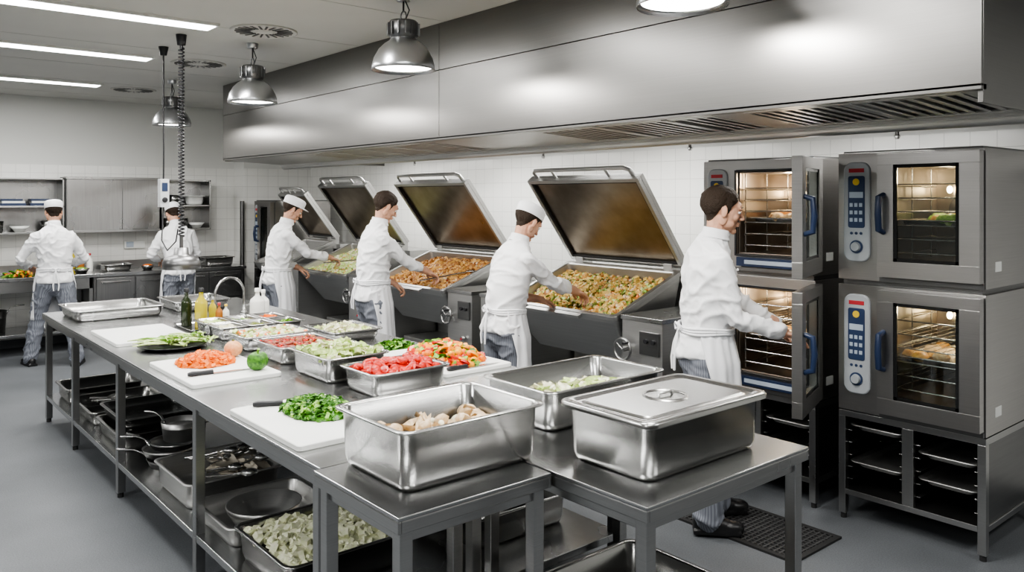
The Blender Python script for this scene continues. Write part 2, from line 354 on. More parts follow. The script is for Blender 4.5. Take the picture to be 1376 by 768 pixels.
for g0,g1 in groups:
    k=int((g1-g0)/.062)
    mb.box(g0,g1,0,.04,-.014,0,ST_BR,sl); mb.box(g0,g1,W-.05,W,-.014,0,ST_BR,sl)
    mb.box(g0,g1,.04,W-.05,.035,.04,BLACK,sl)
    for i in range(k):
        x=g0+(i+.5)*(g1-g0)/k
        T=sl@Matrix.Translation((x,0,-.001))
        mb.box(-.015,.012,.04,W-.05,-.008,-.004,ST_BR,T)
        mb.box(-.015,-.011,.04,W-.05,-.008,.014,ST_BR,T)
    for q in range(1,int((g1-g0)/.5)+1):
        x=g0+q*.5
        if x<g1-.1: mb.box(x-.022,x+.022,.0,W,-.018,0,ST_BR,sl)
for x in (-7.8,-5.6,-3.9,-2.3): mb.lathe([(0,0),(.012,0),(.012,-.07),(.02,-.08),(.012,-.1),(0,-.1)],ST,12,Matrix.Translation((x,YW-.2,hz+.05)))
o=mb.obj('extractor_hood',.002)
for x in (-7.9,-6.0,-4.2,-2.4):  # unseen lamps added behind the gutter to brighten wall and pans
    m2=MB(); m2.box(x-.5,x+.5,4.52,4.68,hz+.035,hz+.0495,TUBE); h_=m2.obj('added_hood_lamp'); area('added_hood_glow',(x,4.6,hz+.03),1.0,.16,18,(1,.98,.95),parent=h_)
# ------------------------------------------------------------------ tables
def table(name,x0,x1,y0,y1,z,xs,ys,shelf,lw=.045,gap=None):
    mb=MB()
    mb.box(x0,x1,y0,y1,z-.012,z,ST_TOP)
    for a in ((x0,x1,y0,y0+.012),(x0,x1,y1-.012,y1),(x0,x0+.012,y0+.012,y1-.012),(x1-.012,x1,y0+.012,y1-.012)): mb.box(*a,z-.05,z-.012,ST)
    for x in xs:
        for y in ys: mb.box(x-lw/2,x+lw/2,y-lw/2,y+lw/2,.03,z-.012,ST); mb.tube([(x,y,0),(x,y,.03)],.018,RUB,10)
    for y in ys: mb.box(xs[0],xs[-1],y-.012,y+.012,z-.09,z-.05,ST)
    for x in (xs[0],xs[-1]): mb.box(x-.012,x+.012,ys[0],ys[-1],z-.09,z-.05,ST)
    if shelf: mb.box(xs[0]-.02,xs[-1]+.02,ys[0]-.02,ys[-1]+.02,shelf-.035,shelf,ST_TOP)
    return mb.obj(name,.003)
table('prep_table',-7.38,-2.535,1.27,2.86,.87,[-7.33,-6.4,-5.21,-3.85,-2.6],[1.31,2.08,2.82],.22)
table('side_table',-2.53,-1.99,1.245,1.85,.87,[-2.49,-2.03],[1.285,1.81],None)
table('side_table',-2.53,-1.58,1.86,2.78,.87,[-2.49,-1.62],[1.90,2.74],.2)
gn('gastronorm_container',-2.57,-2.10,1.33,1.94,.87,.20); heap('cooked_chicken_pieces',-2.335,1.64,.175,.23,.95,.03,[(CHK,'blob',.06),(ONI,'blob',.04),(CHK,'leaf',.05)],70,'rect')
mb=MB(); gnmesh(mb,-2.095,-1.67,1.98,2.66,.87,.195)
rloft(mb,-2.10,-1.665,1.975,2.665,[(0,1.058,.045),(0,1.074,.045),(.006,1.078,.045),(.028,1.078,.04),(.038,1.070,.035),(.06,1.070,.03),(.07,1.076,.03)],ST_PAN,cap0=False)
T=Matrix.Translation((-1.885,2.32,1.076)); mb.lathe([(.085,0),(.08,.003),(.07,-.001),(.05,-.004),(0,-.004)],ST_PAN,28,T)
mb.lathe([(.075,.0),(.078,.006),(.083,.0)],ST_PAN,28,T)
mb.tube([(-1.885,2.28,1.075),(-1.885,2.287,1.088),(-1.885,2.353,1.088),(-1.885,2.36,1.075)],.005,ST_PAN,8); mb.obj('lidded_gastronorm_container')
gn('gastronorm_container',-2.74,-2.29,2.12,2.84,.87,.165); heap('sliced_cabbage',-2.52,2.5,.16,.27,.92,.05,[(CAB,'leaf',.035),(LEEK,'stick',.03),(LEEK,'leaf',.03),(ONI,'leaf',.035)],260,'rect',base=CAB)
gn('gastronorm_container',-4.06,-3.60,1.84,2.22,.87,.13); heap('shredded_cabbage',-3.83,2.03,.19,.15,.965,.07,[(CAB,'leaf',.035),(CAB,'cube',.03),(ONI,'leaf',.03)],260,'rect',base=CAB)
gn('gastronorm_container',-3.55,-3.20,1.87,2.32,.87,.115); heap('tomato_quarters',-3.375,2.095,.135,.185,.955,.05,[(TOM,'blob',.045),(TOM,'blob',.04),(PEPR,'disc',.035)],170,'rect',base=TOM)
gn('gastronorm_container',-4.60,-4.18,1.86,2.26,.87,.10); heap('red_beans',-4.39,2.06,.17,.16,.945,.03,[(BEAN,'blob',.025),(TOM,'blob',.02),(STEW,'blob',.02)],260,'rect',base=BEAN)
gn('gastronorm_container',-5.06,-4.68,1.86,2.32,.87,.09); heap('diced_mixed_vegetables',-4.87,2.09,.15,.19,.935,.03,[(ONI,'cube',.025),(CAB,'cube',.025),(CAR,'cube',.02),(OLIVE,'cube',.02)],240,'rect',base=ONI)
mb=MB()
for i in range(2):
    for j in range(3): gnmesh(mb,-5.66+i*.27,-5.66+i*.27+.26,1.88+j*.2,1.88+j*.2+.19,.87,.09)
mb.obj('gastronorm_container_set')
cols=[[(CAB,'cube',.02)],[(HERB,'leaf',.015),(CAB,'cube',.015)],[(CAR,'cube',.02)],[(ONI,'cube',.02)],[(OLIVE,'blob',.02)],[(LET,'leaf',.02)]]
k=0
for i in range(2):
    for j in range(3): heap('chopped_garnish',-5.53+i*.27,1.975+j*.2,.09,.06,.92,.03,cols[k],60,'rect'); k+=1
gn('gastronorm_container',-5.06,-4.6,2.40,2.78,.87,.07); heap('sliced_onions',-4.83,2.59,.18,.14,.91,.03,[(ONI,'leaf',.03),(CAB,'cube',.02)],120,'rect')
gn('gastronorm_container',-7.2,-6.6,1.34,2.0,.87,.085); gn('gastronorm_container',-7.18,-6.66,2.08,2.55,.87,.085)
def board(x0,x1,y0,y1,z=.87,c=WHITEP):
    mb=MB(); rloft(mb,x0,x1,y0,y1,[(.002,z,.02),(0,z+.003,.02),(0,z+.019,.02),(.003,z+.022,.02)],c,smooth=False); mb.obj('cutting_board')
board(-3.42,-2.74,1.29,1.73); board(-4.68,-3.97,1.32,1.78); board(-6.05,-5.38,1.33,1.80); board(-4.10,-3.38,2.40,2.85)
heap('chopped_herbs',-3.15,1.57,.20,.14,.89,.05,[(HERB,'leaf',.018),(HERB,'cube',.014),(LET,'cube',.014)],420,base=HERB)
heap('diced_carrots',-4.45,1.55,.15,.15,.89,.05,[(CAR,'cube',.022),(CAR,'cube',.018),(CAR,'disc',.022)],300,base=CAR)
heap('chopped_peppers',-3.72,2.64,.27,.17,.89,.075,[(PEPR,'disc',.045),(PEPY,'disc',.045),(HERB,'leaf',.03),(CAR,'blob',.04),(LET,'cube',.03),(PEPY,'blob',.04)],280,base=PEPY)
heap('green_herbs',-4.24,2.62,.10,.13,.87,.04,[(HERB,'leaf',.025),(LET,'leaf',.02)],130,base=HERB)
def knife(p,q,z):
    mb=MB(); p=Vector((*p,z));q=Vector((*q,z)); d=(q-p); L=d.length; a=math.atan2(d.y,d.x)
    T=Matrix.Translation(p)@Matrix.Rotation(a,4,'Z')
    mb.tube([(0,0,.012),(.02,0,.013),(.07,0,.012),(.125,0,.012)],[.009,.013,.011,.012],BLACK,10,T,sy=1)
    mb.add([(.125,-.018,.002),(.125,.022,.002),(L*.75,.022,.002),(L,.0,.002),(L*.7,-.018,.002),(.125,-.018,.005),(.125,.022,.003),(L*.75,.022,.003),(L,.0,.0025),(L*.7,-.018,.005)],
        [(4,3,2,1,0),(5,6,7,8,9),(0,1,6,5),(1,2,7,6),(2,3,8,7),(3,4,9,8),(4,0,5,9)],ST_PAN,False,T)
    mb.obj('chef_knife')
knife((-3.38,1.38),(-3.21,1.74),.892); knife((-4.16,1.36),(-4.14,1.70),.892); knife((-3.42,2.44),(-3.42,2.80),.892)
def pepper(name,x,y,z,r,mat):
    mb=MB(); vs=[];fs=[];n=24;m=12
    for i in range(m+1):
        ph=math.pi*i/m
        for k in range(n):
            a=2*math.pi*k/n; rr=r*(1+.13*math.cos(4*a))*math.sin(ph)**.8; vs.append((x+rr*math.cos(a),y+rr*math.sin(a),z+r*.95-r*(.95*math.cos(ph))-(.3*r*math.exp(-8*(math.pi-ph)**2) )))
    for i in range(m):
        for k in range(n): fs.append((i*n+k,i*n+(k+1)%n,(i+1)*n+(k+1)%n,(i+1)*n+k))
    mb.add(vs,fs,mat,True); mb.tube([(x,y,z+1.5*r),(x+.004,y,z+1.9*r),(x+.015,y,z+2.15*r)],[.008,.006,.007],LET,8); mb.obj(name)
pepper('green_bell_pepper',-4.10,1.70,.892,.052,HERB)
mb=MB(); mb.ell((-4.53,1.735,.937),(.055,.05,.045),veg('peach_squash',(.8,.42,.2),(.7,.3,.12)),n=20); mb.tube([(-4.53,1.735,.98),(-4.53,1.735,.99)],.006,OLIVE,6); mb.obj('orange_squash')
mb=MB(); mb.lathe([(0,0),(.14,0),(.2,.018),(.205,.022),(.198,.022),(.14,.006),(0,.006)],BLACK,32,Matrix.Translation((-5.18,1.60,.87)));mb.obj('serving_plate')
mb=MB()
for i in range(26):
    y=1.47+random.uniform(0,.26); x=-5.30+random.uniform(0,.22); a=random.uniform(-.5,.5)
    T=Matrix.Translation((x,y,.885+random.uniform(0,.035)))@Matrix.Rotation(R(60)+a,4,'Z')
    mb.tube([(-.12,0,0),(-.05,0,.008),(.04,0,.004),(.1,0,0)],[.006,.012,.011,.006],CAB if i%3 else LET,7,T,sy=.5)
    for q in range(3): piece(mb,'leaf',(.09+q*.02,random.uniform(-.02,.02),.01),.025,CAB if q else LET,T)
mb.obj('celery_stalks')
OIL=mk('olive_oil',(.50,.42,.04),.12); DKG=mk('dark_bottle_glass',(.02,.03,.012),.1); SQZ=mk('squeeze_bottle_plastic',(.85,.85,.80),.35); AMB=mk('amber_sauce',(.4,.15,.03),.2)
mb=MB(); rloft(mb,-6.05,-5.62,1.86,2.24,[(.02,.87,.02),(0,.89,.03),(.004,.89,.03),(.02,.876,.02)],ST_PAN); mb.obj('bottle_tray')
def bottle(name,x,y,z,h,r,mat,capm,neck=.35):
    mb=MB(); T=Matrix.Translation((x,y,z))
    mb.lathe([(0,0),(r*.95,0),(r,h*.02),(r,h*.58),(r*.9,h*.66),(r*neck,h*.78),(r*neck,h*.9),(r*neck*1.15,h*.9)],mat,22,T)
    mb.lathe([(r*neck*1.25,h*.89),(r*neck*1.25,h*.99),(r*neck,h),(0,h)],capm,18,T)
    mb.obj(name)
bottle('olive_oil_bottle',-5.80,1.99,.877,.28,.043,OIL,BLACK); bottle('vinegar_bottle',-5.93,1.93,.877,.27,.038,DKG,BLACK); bottle('sauce_bottle',-5.75,2.10,.877,.17,.025,AMB,RED); bottle('oil_cruet',-5.88,2.10,.877,.2,.028,OIL,ST); bottle('squeeze_bottle',-5.84,2.42,.87,.25,.055,SQZ,SQZ,.3); bottle('squeeze_bottle',-5.97,2.52,.87,.22,.045,SQZ,SQZ,.3); bottle('seasoning_bottle',-5.86,2.19,.877,.14,.024,SQZ,YEL)
mb=MB(); mb.lathe([(0,0),(.03,0),(.03,.02),(.015,.03),(.015,.1)],ST_PAN,16,Matrix.Translation((-6.3,2.5,.87)))
mb.tube([(-6.3,2.5,.95)]+[(-6.3+.12*(1-math.cos(a))*.3,2.5-.13*(1-math.cos(a)),1.03+.14*math.sin(a)) for a in [i*math.pi/10 for i in range(11)]]+[(-6.228,2.24,.99)],.011,ST_PAN,10)
mb.tube([(-6.3,2.5,.93),(-6.24,2.55,.96)],.007,ST_PAN,8); mb.obj('mixer_tap')
gn('storage_tray',-3.50,-2.93,1.33,1.9,.22,.14); heap('chopped_leeks',-3.215,1.615,.24,.24,.315,.06,[(LEEK,'cube',.03),(LEEK,'leaf',.025),(LEEK,'cube',.025),(LEEK,'disc',.03)],460,'rect',base=LEEK)
mb=MB(); gnmesh(mb,-4.02,-3.53,1.33,1.88,.22,.10,ST_BR); mb.obj('storage_tray')
mb=MB(); mb.lathe([(0,0),(.14,0),(.17,.05),(.18,.08),(.172,.08),(.13,.01),(0,.01)],ST_BR,28,Matrix.Translation((-3.78,1.6,.235)));mb.obj('mixing_bowl')
mb=MB(); gnmesh(mb,-4.66,-4.10,1.33,1.86,.22,.14,ST_BR); mb.obj('storage_tray')
TAN=veg('tan_cloth',(.60,.56,.48),(.40,.36,.29),.8,12)
mb=MB()
for i in range(7):
    x=-4.58+i*.065; y=1.45+random.uniform(0,.1); T=Matrix.Translation((x,y,.335+random.uniform(0,.04)))@Matrix.Rotation(R(60+random.uniform(-35,35)),4,'Z')@Matrix.Rotation(R(-8),4,'Y')
    mb.tube([(0,0,0),(.12,0,0),(.22,0,.01)],[.006,.006,.006],ST_PAN,8,T); mb.ell((.26,0,.01),(.05,.038,.02),ST_PAN,T,14)
mb.obj('ladle_set')
heap('folded_cloths',-4.3,1.68,.12,.12,.31,.05,[(TAN,'leaf',.10),(TAN,'leaf',.08),(GREYP,'leaf',.08)],14,'rect',base=TAN)
def panobj(name,x,y,z,r,h,ang,mat=ST_DK):
    mb=MB(); T=Matrix.Translation((x,y,z))
    mb.lathe([(0,0),(r*.85,0),(r*.9,.005),(r,h),(r*1.02,h),(r*.86,.008),(0,.008)],mat,28,T)
    Q=T@Matrix.Rotation(ang,4,'Z'); mb.tube([(r*.95,0,h*.8),(r*1.2,0,h+.02),(r*1.5,0,h+.04),(r*2.1,0,h+.045)],[.012,.008,.009,.012],ST_PAN if mat is not ST_DK else BLACK,8,Q,sy=.6)
    mb.obj(name)
panobj('frying_pan',-4.95,1.55,.22,.16,.045,R(235),ST); panobj('frying_pan',-5.0,1.53,.268,.15,.045,R(212),ST_BR); panobj('frying_pan',-4.97,1.55,.316,.14,.04,R(250),ST); panobj('saucepan',-4.95,1.58,.36,.11,.11,R(222),ST_BR)
panobj('stock_pot',-4.55,2.4,.22,.17,.3,R(100),ST); panobj('stock_pot',-5.3,2.4,.22,.18,.25,R(100),ST)
gn('storage_tray',-5.95,-5.32,1.33,1.9,.22,.11); gn('storage_tray',-5.93,-5.34,1.35,1.88,.34,.08)
gn('storage_tray',-6.7,-6.05,1.33,1.9,.22,.10)
mb=MB()
for i in range(6):
    x=-6.62+i*.09; T=Matrix.Translation((x,1.44+random.uniform(0,.08),.30))@Matrix.Rotation(R(70+random.uniform(-30,30)),4,'Z')
    mb.tube([(0,0,0),(.13,0,.0)],.011,ST_PAN,8,T)
    for k in range(6):
        a=math.pi*k/6
        mb.tube([(.13,0,0)]+[(.13+.075*(1-math.cos(t)),.035*math.sin(t)*math.cos(a),.035*math.sin(t)*math.sin(a)) for t in [j*math.pi/5 for j in range(1,6)]],.0022,ST_PAN,5,T)
mb.obj('whisk_set')
gn('storage_tray',-7.25,-6.8,1.33,1.9,.22,.12)
gn('storage_tray',-2.3,-1.75,1.98,2.6,.2,.15); gn('storage_tray',-3.4,-2.8,2.15,2.75,.22,.15)
# ------------------------------------------------------------------ bratt pans
def bratt(x0,x1,food=None,ped=(1,1),seed=0,lid_top=.82):
    mb=MB(); e=Matrix.Translation((0,4.0,1.0))@Matrix.Rotation(R(21),4,'X')
    rloft(mb,x0,x1,0,.74,[(.12,-.42,.03),(.11,-.425,.03),(.0,-.06,.03),(0,-.035,.03),(-.014,-.03,.03),(-.014,0,.03),(.02,0,.03),(.028,-.01,.03),(.05,-.2,.03)],ST_BR,e,smooth=False)
    mb.box(x0+.3,x1-.3,-.055,-.01,-.03,-.005,ST_BR,e)
    mb.box(x0-.02,x1+.02,4.78,5.08,.14,1.22,ST_BR); mb.box(x0,x1,4.35,4.8,.14,.42,ST_BR)
    for x in (x0+.05,x1-.05):
        for y in (4.4,5.0): mb.tube([(x,y,0),(x,y,.15)],.022,ST_DK,12)
    def pedestal(a,b,side):
        mb.box(a,b,4.02,5.06,.14,.99,ST_BR); mb.box(a-.006,b+.006,4.01,5.07,.99,1.02,ST)
        mb.box(a+.02,b-.02,4.008,4.02,.2,.55,ST_BR)
        for x in (a+.05,b-.05):
            for y in (4.1,4.95): mb.tube([(x,y,0),(x,y,.15)],.022,ST_DK,12)
        if side:
            c=Vector((a+.05,3.965,.80)); ring=[c+Vector((.07*math.cos(t),0,.07*math.sin(t))) for t in [i*math.pi/12 for i in range(25)]]
            mb.tube(ring,.010,ST,8)
            for t in range(3): mb.tube([c,c+Vector((.067*math.cos(t*2.1+.4),0,.067*math.sin(t*2.1+.4)))],.006,ST,6)
            mb.tube([c,c+Vector((0,.06,0))],.016,ST,10); mb.tube([c+Vector((.05,-.0,.05)),c+Vector((.05,-.05,.05))],.009,BLACK,8)
            mb.tube([(b-.1,4.01,.62),(b-.1,3.985,.62)],.022,ST,14); mb.tube([(b-.1,4.01,.62),(b-.1,3.98,.62)],.010,RED,10)
            mb.box(a+.16,b-.02,4.005,4.02,.78,.93,ST_DK); mb.tube([(a+.22,4.01,.87),(a+.22,3.99,.87)],.015,BLACK,12); mb.tube([(a+.28,4.01,.87),(a+.28,3.99,.87)],.015,BLACK,12)
    if ped[1]: pedestal(x1+.05,x1+.39,True)
    if ped[0]: pedestal(x0-.33,x0-.05,False)
    L=Vector((0,-.61,.79)).normalized(); N=Vector((0,-.79,-.61)).normalized()
    T=Matrix(((1,0,0,0),(0,L.y,N.y,4.76),(0,L.z,N.z,1.30),(0,0,0,1)))
    lt=lid_top
    mb.box(x0,x1,0,lt,-.035,.0,ST_BR,T); mb.box(x0+.03,x1-.03,.03,lt-.03,.0,.006,ST_LID,T)
    for a in ((x0,x1,0,.03),(x0,x1,lt-.03,lt),(x0,x0+.03,.03,lt-.03),(x1-.03,x1,.03,lt-.03)): mb.box(*a,0,.035,ST_BR,T)
    for a in ((x0+.03,x1-.03,.03,.042),(x0+.03,x1-.03,lt-.042,lt-.03),(x0+.03,x0+.042,.042,lt-.042),(x1-.042,x1-.03,.042,lt-.042)): mb.box(*a,.006,.028,RUB,T)
    h=[(x0+.08,lt-.02,-.02),(x0+.08,lt+.05,-.01),(x0+.12,lt+.075,0),(x1-.12,lt+.075,0),(x1-.08,lt+.05,-.01),(x1-.08,lt-.02,-.02)]
    mb.tube(h,.016,ST_BR,10,T)
    for x in (x0+.3,x1-.3): mb.tube([(x,lt-.01,-.01),(x,lt+.075,0)],.011,ST_BR,8,T)
    for x in (x0+.12,x1-.12): mb.box(x-.04,x+.04,4.70,4.82,1.16,1.31,ST_BR)
    o=mb.obj('tilting_bratt_pan',.004)
    if food:
        heap(food[0],(x0+x1)/2,.37,(x1-x0)/2-.045,.33,-.10,.08,food[1],1900,'rect',M=e,base=food[2])
MIXA=[(YST,'cube',.032),(CHK,'blob',.035),(OLIVE,'leaf',.03),(YST,'blob',.035),(STEW,'cube',.022),(STEW2,'cube',.03),(LET,'cube',.018),(CAR,'cube',.015),(CAB,'cube',.022),(OLIVE,'cube',.025),(STEW2,'blob',.03)]
MIXB=[(STEW,'cube',.035),(STEW2,'cube',.035),(STEW2,'blob',.035),(STEW,'blob',.035),(CHK,'blob',.03),(TOM,'cube',.012)]
MIXC=[(CAB,'cube',.035),(ONI,'cube',.03),(YST,'blob',.035),(LET,'leaf',.025),(STEW2,'blob',.035)]
bratt(-4.84,-3.68,('braised_vegetables',MIXA,STEW2)); bratt(-6.85,-5.68,('roast_potatoes',MIXB,STEW)); bratt(-8.5,-7.42,('braised_cabbage',MIXC,STEW2))
bratt(-9.75,-9.0,None,(0,0),lid_top=.7)
# ------------------------------------------------------------------ combi ovens
def doorparts(mb,w,z0,z1,M):
    f=.065
    mb.box(-w,0,-.055,0,z0,z0+.085,ST_OV,M); mb.box(-w,0,-.055,0,z1-.06,z1,ST_OV,M)
    mb.box(-w,-w+f+.02,-.055,0,z0+.085,z1-.06,ST_OV,M); mb.box(-f-.03,0,-.055,0,z0+.085,z1-.06,ST_OV,M)
    a=(-w+f+.02,-f-.03,z0+.085,z1-.06); t=.018
    for q in ((a[0],a[0]+t,a[2],a[3]),(a[1]-t,a[1],a[2],a[3]),(a[0],a[1],a[2],a[2]+t),(a[0],a[1],a[3]-t,a[3])): mb.box(q[0],q[1],-.05,-.044,q[2],q[3],BGLASS,M)
    mb.box(a[0],a[1],-.043,-.040,a[2],a[3],GLASS,M)
    zc=(z0+z1)/2+.01
    mb.tube([(-w+.035,-.055,zc+.10),(-w+.03,-.10,zc+.085),(-w+.03,-.108,zc),(-w+.03,-.10,zc-.085),(-w+.035,-.055,zc-.10)],[.014,.017,.017,.017,.014],BLUE,10,M)
    for z in (z0+.05,z1-.05): mb.tube([(-.012,-.03,z-.04),(-.012,-.03,z+.04)],.012,ST_DK,8,M)
def oven(x0,x1,yf,z0,z1,opened=0,depth=.78,light=True,nm='combi_oven'):
    yb=yf+depth; mb=MB(); cx0=x0+.25;cx1=x1-.05;cz0=z0+.10;cz1=z1-.07
    mb.box(x0,cx0,yf,yb,z0,z1,ST_OV); mb.box(cx1,x1,yf,yb,z0,z1,ST_OV); mb.box(cx0,cx1,yf,yb,cz1,z1,ST_OV); mb.box(cx0,cx1,yf,yb,z0,cz0,ST_OV); mb.box(cx0,cx1,yb-.1,yb,cz0,cz1,ST_OV)
    e=.004
    mb.box(cx0+e,cx0+.01,yf+.02,yb-.11,cz0,cz1,ST_IN); mb.box(cx1-.01,cx1-e,yf+.02,yb-.11,cz0,cz1,ST_IN); mb.box(cx0+.01,cx1-.01,yb-.11,yb-.101,cz0,cz1,ST_IN)
    mb.box(cx0+.01,cx1-.01,yf+.02,yb-.11,cz1-.01,cz1-e,ST_IN); mb.box(cx0+.01,cx1-.01,yf+.02,yb-.11,cz0+e,cz0+.01,ST_IN)
    for q in ((cx0-.012,cx0,cz0-.01,cz1+.01),(cx1,cx1+.012,cz0-.01,cz1+.01),(cx0,cx1,cz0-.012,cz0),(cx0,cx1,cz1,cz1+.012)): mb.box(q[0],q[1],yf-.008,yf,q[2],q[3],BLACK)
    mb.lathe([(0,0),(.02,0),(.12,.01),(.15,0)],ST_DK,24,Matrix.Translation(((cx0+cx1)/2,yb-.13,(cz0+cz1)/2))@Matrix.Rotation(R(90),4,'X'))
    nl=6
    for s_ in (cx0+.025,cx1-.025):
        for y in (yf+.06,yf+.3,yf+.55): mb.tube([(s_,y,cz0+.01),(s_,y,cz1-.01)],.004,ST_PAN,6)
    for i in range(nl):
        z=cz0+.05+i*(cz1-cz0-.09)/nl
        for s_ in (cx0+.03,cx1-.03): mb.tube([(s_,yf+.04,z),(s_,yf+.6,z)],.004,ST_PAN,6)
        mb.tube([(cx0+.03,yf+.05,z+.008),(cx1-.03,yf+.05,z+.008)],.004,ST_PAN,6)
        if i in (1,3,4): 
            for k in range(9): mb.tube([(cx0+.03+k*(cx1-cx0-.06)/8,yf+.05,z+.008),(cx0+.03+k*(cx1-cx0-.06)/8,yf+.58,z+.008)],.0025,ST_PAN,5)
        if i==2:
            gnmesh(mb,cx0+.03,cx1-.03,yf+.05,yf+.58,z+.004,.035,ST_PAN)
    for k in range(30):
        z=cz0+.055+2*(cz1-cz0-.09)/nl+.035; mm=random.choice([CHK,CHK,STEW2] if z0<1.3 else ([LET,STEW2,CAB] if not opened else [CHK,STEW]))
        mb.ell((random.uniform(cx0+.09,cx1-.09),yf+random.uniform(.1,.5),z+random.uniform(-.01,.01)),(.045,.05,.03),mm,n=8)
    if light:
        for zz in (cz1-.13,): 
            mb.ell((cx0+.1,yb-.16,zz),(.016,.016,.022),WARM,n=10)
            mb.ell((cx1-.1,yb-.16,zz-.08),(.014,.014,.02),WARM,n=10)
    pz0,pz1=z0+.10,z1-.05; p0,p1=x0+.035,x0+.185; Q=Matrix(((1,0,0,0),(0,0,-1,yf),(0,1,0,0),(0,0,0,1)))
    rloft(mb,p0,p1,pz0,pz1,[(0,0,.05),(0,.008,.05),(.006,.012,.045)],PANEL,Q,cap0=False)
    hh=pz1-pz0; pm=(p0+p1)/2
    rloft(mb,p0+.028,p1-.028,pz0+hh*.34,pz1-hh*.14,[(0,.011,.012),(0,.015,.012),(.002,.016,.012)],KEY,Q,cap0=False)
    mb.box(p0+.032,p1-.032,pz1-hh*.105,pz1-hh*.065,.011,.0145,RED,Q)
    mb.tube([(pm,pz1-hh*.20,.012),(pm,pz1-hh*.20,.019)],.019,YEL,16,Q)
    mb.box(p0+.036,p1-.036,pz0+hh*.64,pz0+hh*.70,.016,.0175,LCD,Q)
    for r_ in range(3):
        for c_ in range(3):
            x=p0+.038+c_*.027; z=pz0+hh*(.40+r_*.075); mb.box(x,x+.018,z,z+hh*.038,.016,.018,LCD,Q)
    mb.tube([(pm,pz0+hh*.15,.01),(pm,pz0+hh*.15,.018)],.036,KEY,24,Q); mb.tube([(pm,pz0+hh*.15,.018),(pm,pz0+hh*.15,.035)],[.027,.023],PANEL,20,Q)
    for c_ in range(3): mb.tube([(p0+.047+c_*.027,pz0+hh*.285,.011),(p0+.047+c_*.027,pz0+hh*.285,.015)],.008,KEY,10,Q)
    mb.box(cx0-.01,x1-.005,yf-.02,yf+.0,z0+.0,z0+.025,ST_DK)
    w=x1-cx0+.005-.01
    if opened:
        M=Matrix.Translation((x1-.012,yf-.008,0))@Matrix.Rotation(R(opened),4,'Z')
        doorparts(mb,w,z0+.03,z1-.012,M)
        mb.box(cx0+.02,cx1-.01,yf-.035,yf-.009,z0+.03,z0+.085,BLUE); mb.box(cx0+.08,cx1-.07,yf-.04,yf-.035,z0+.045,z0+.07,LCD)
    else:
        M=Matrix.Translation((x1-.006,yf-.009,0)); doorparts(mb,w,z0+.03,z1-.012,M)
    mb.box(x0+.02,x1-.02,yf+.02,yb-.02,z1,z1+.012,ST_DK)
    for k in range(8): mb.box(x1,x1+.003,yf+.55,yf+.7,z0+.12+k*.02,z0+.13+k*.02,BLACK)
    mb.box(x1,x1+.002,yf+.12,yf+.2,z0+.08,z0+.13,WHITEP)
    o=mb.obj(nm,.004)
    if light:
        d=bpy.data.lights.new('oven_glow','POINT'); d.energy=5.5; d.color=(1,.80,.56); d.shadow_soft_size=.04
        q=bpy.data.objects.new('oven_glow',d); q.location=((cx0+cx1)/2,yf+.24,cz1-.06); sc.collection.objects.link(q); q.parent=o
    return o
def stand(x0,x1,yf,z,depth=.76,trays=(1,)):
    mb=MB(); yb=yf+depth; w=.04
    for x in (x0,x1-w):
        for y in (yf,yb-w): mb.box(x,x+w,y,y+w,.03,z-.035,ST); mb.tube([(x+w/2,y+w/2,0),(x+w/2,y+w/2,.03)],.016,RUB,10)
    mb.box(x0,x1,yf,yb,z-.035,z-.001,ST)
    zb=.17; mb.box(x0+w,x1-w,yf,yb,zb-.03,zb,ST); mb.box(x0+.002,x0+w-.002,yf+w,yb-w,zb-.03,zb,ST); mb.box(x1-w+.002,x1-.002,yf+w,yb-w,zb-.03,zb,ST)
    m=(x0+x1)/2; mb.box(m-.03,m+.03,yf+.002,yf+.03,zb,z-.035,ST); mb.box(m-.01,m+.01,yf+.03,yb-.04,zb,z-.035,ST_DK)
    mb.box(x0+w,x1-w,yb-.02,yb-.01,zb,z-.035,ST_DK); mb.box(x0+.01,x0+.02,yf+w,yb-w,zb,z-.035,ST_DK); mb.box(x1-.02,x1-.01,yf+w,yb-w,zb,z-.035,ST_DK)
    for i in range(5):
        zz=zb+.05+i*(z-zb-.1)/5
        for a,b in ((x0+w,m-.03),(m+.03,x1-w)):
            mb.box(a-.0,a+.025,yf+.03,yb-.04,zz,zz+.004,ST); mb.box(b-.025,b,yf+.03,yb-.04,zz,zz+.004,ST)
            if (i,a<m) in ((1,True),(3,False),(4,True),(1,False)): gnmesh(mb,a+.002,b-.002,yf+.02,yb-.08,zz+.004,.035,ST_BR)
    mb.obj('oven_stand',.002)
OY=4.33
stand(-2.28,-1.52,OY,.61); oven(-2.28,-1.52,OY,.615,1.315); oven(-2.28,-1.52,OY,1.345,2.045)
mb=MB(); mb.box(-2.26,-1.54,OY+.02,5.1,1.3275,1.344,ST_DK); mb.obj('stacking_kit')
stand(-3.2,-2.42,OY,.61); oven(-3.2,-2.42,OY,.615,1.315,108); oven(-3.2,-2.42,OY,1.345,2.03,108)
mb=MB(); mb.box(-3.18,-2.44,OY+.02,5.1,1.3275,1.344,ST_DK); mb.obj('stacking_kit')
stand(-10.55,-9.88,OY,.85); oven(-10.55,-9.88,OY,.855,1.75,light=False)
gx0,gx1,gy_0,gy_1=-3.35,-2.12,3.60,4.06
mb=MB(); mb.box(gx0,gx1,gy_0,gy_0+.03,0,.012,RUB); mb.box(gx0,gx1,gy_1-.03,gy_1,0,.012,RUB); mb.box(gx0,gx0+.03,gy_0+.03,gy_1-.03,0,.012,RUB); mb.box(gx1-.03,gx1,gy_0+.03,gy_1-.03,0,.012,RUB); mb.box(gx0+.03,gx1-.03,gy_0+.03,gy_1-.03,0,.003,BLACK)
GR=mk('rubber_mat_grid',(.05,.05,.05),.55)
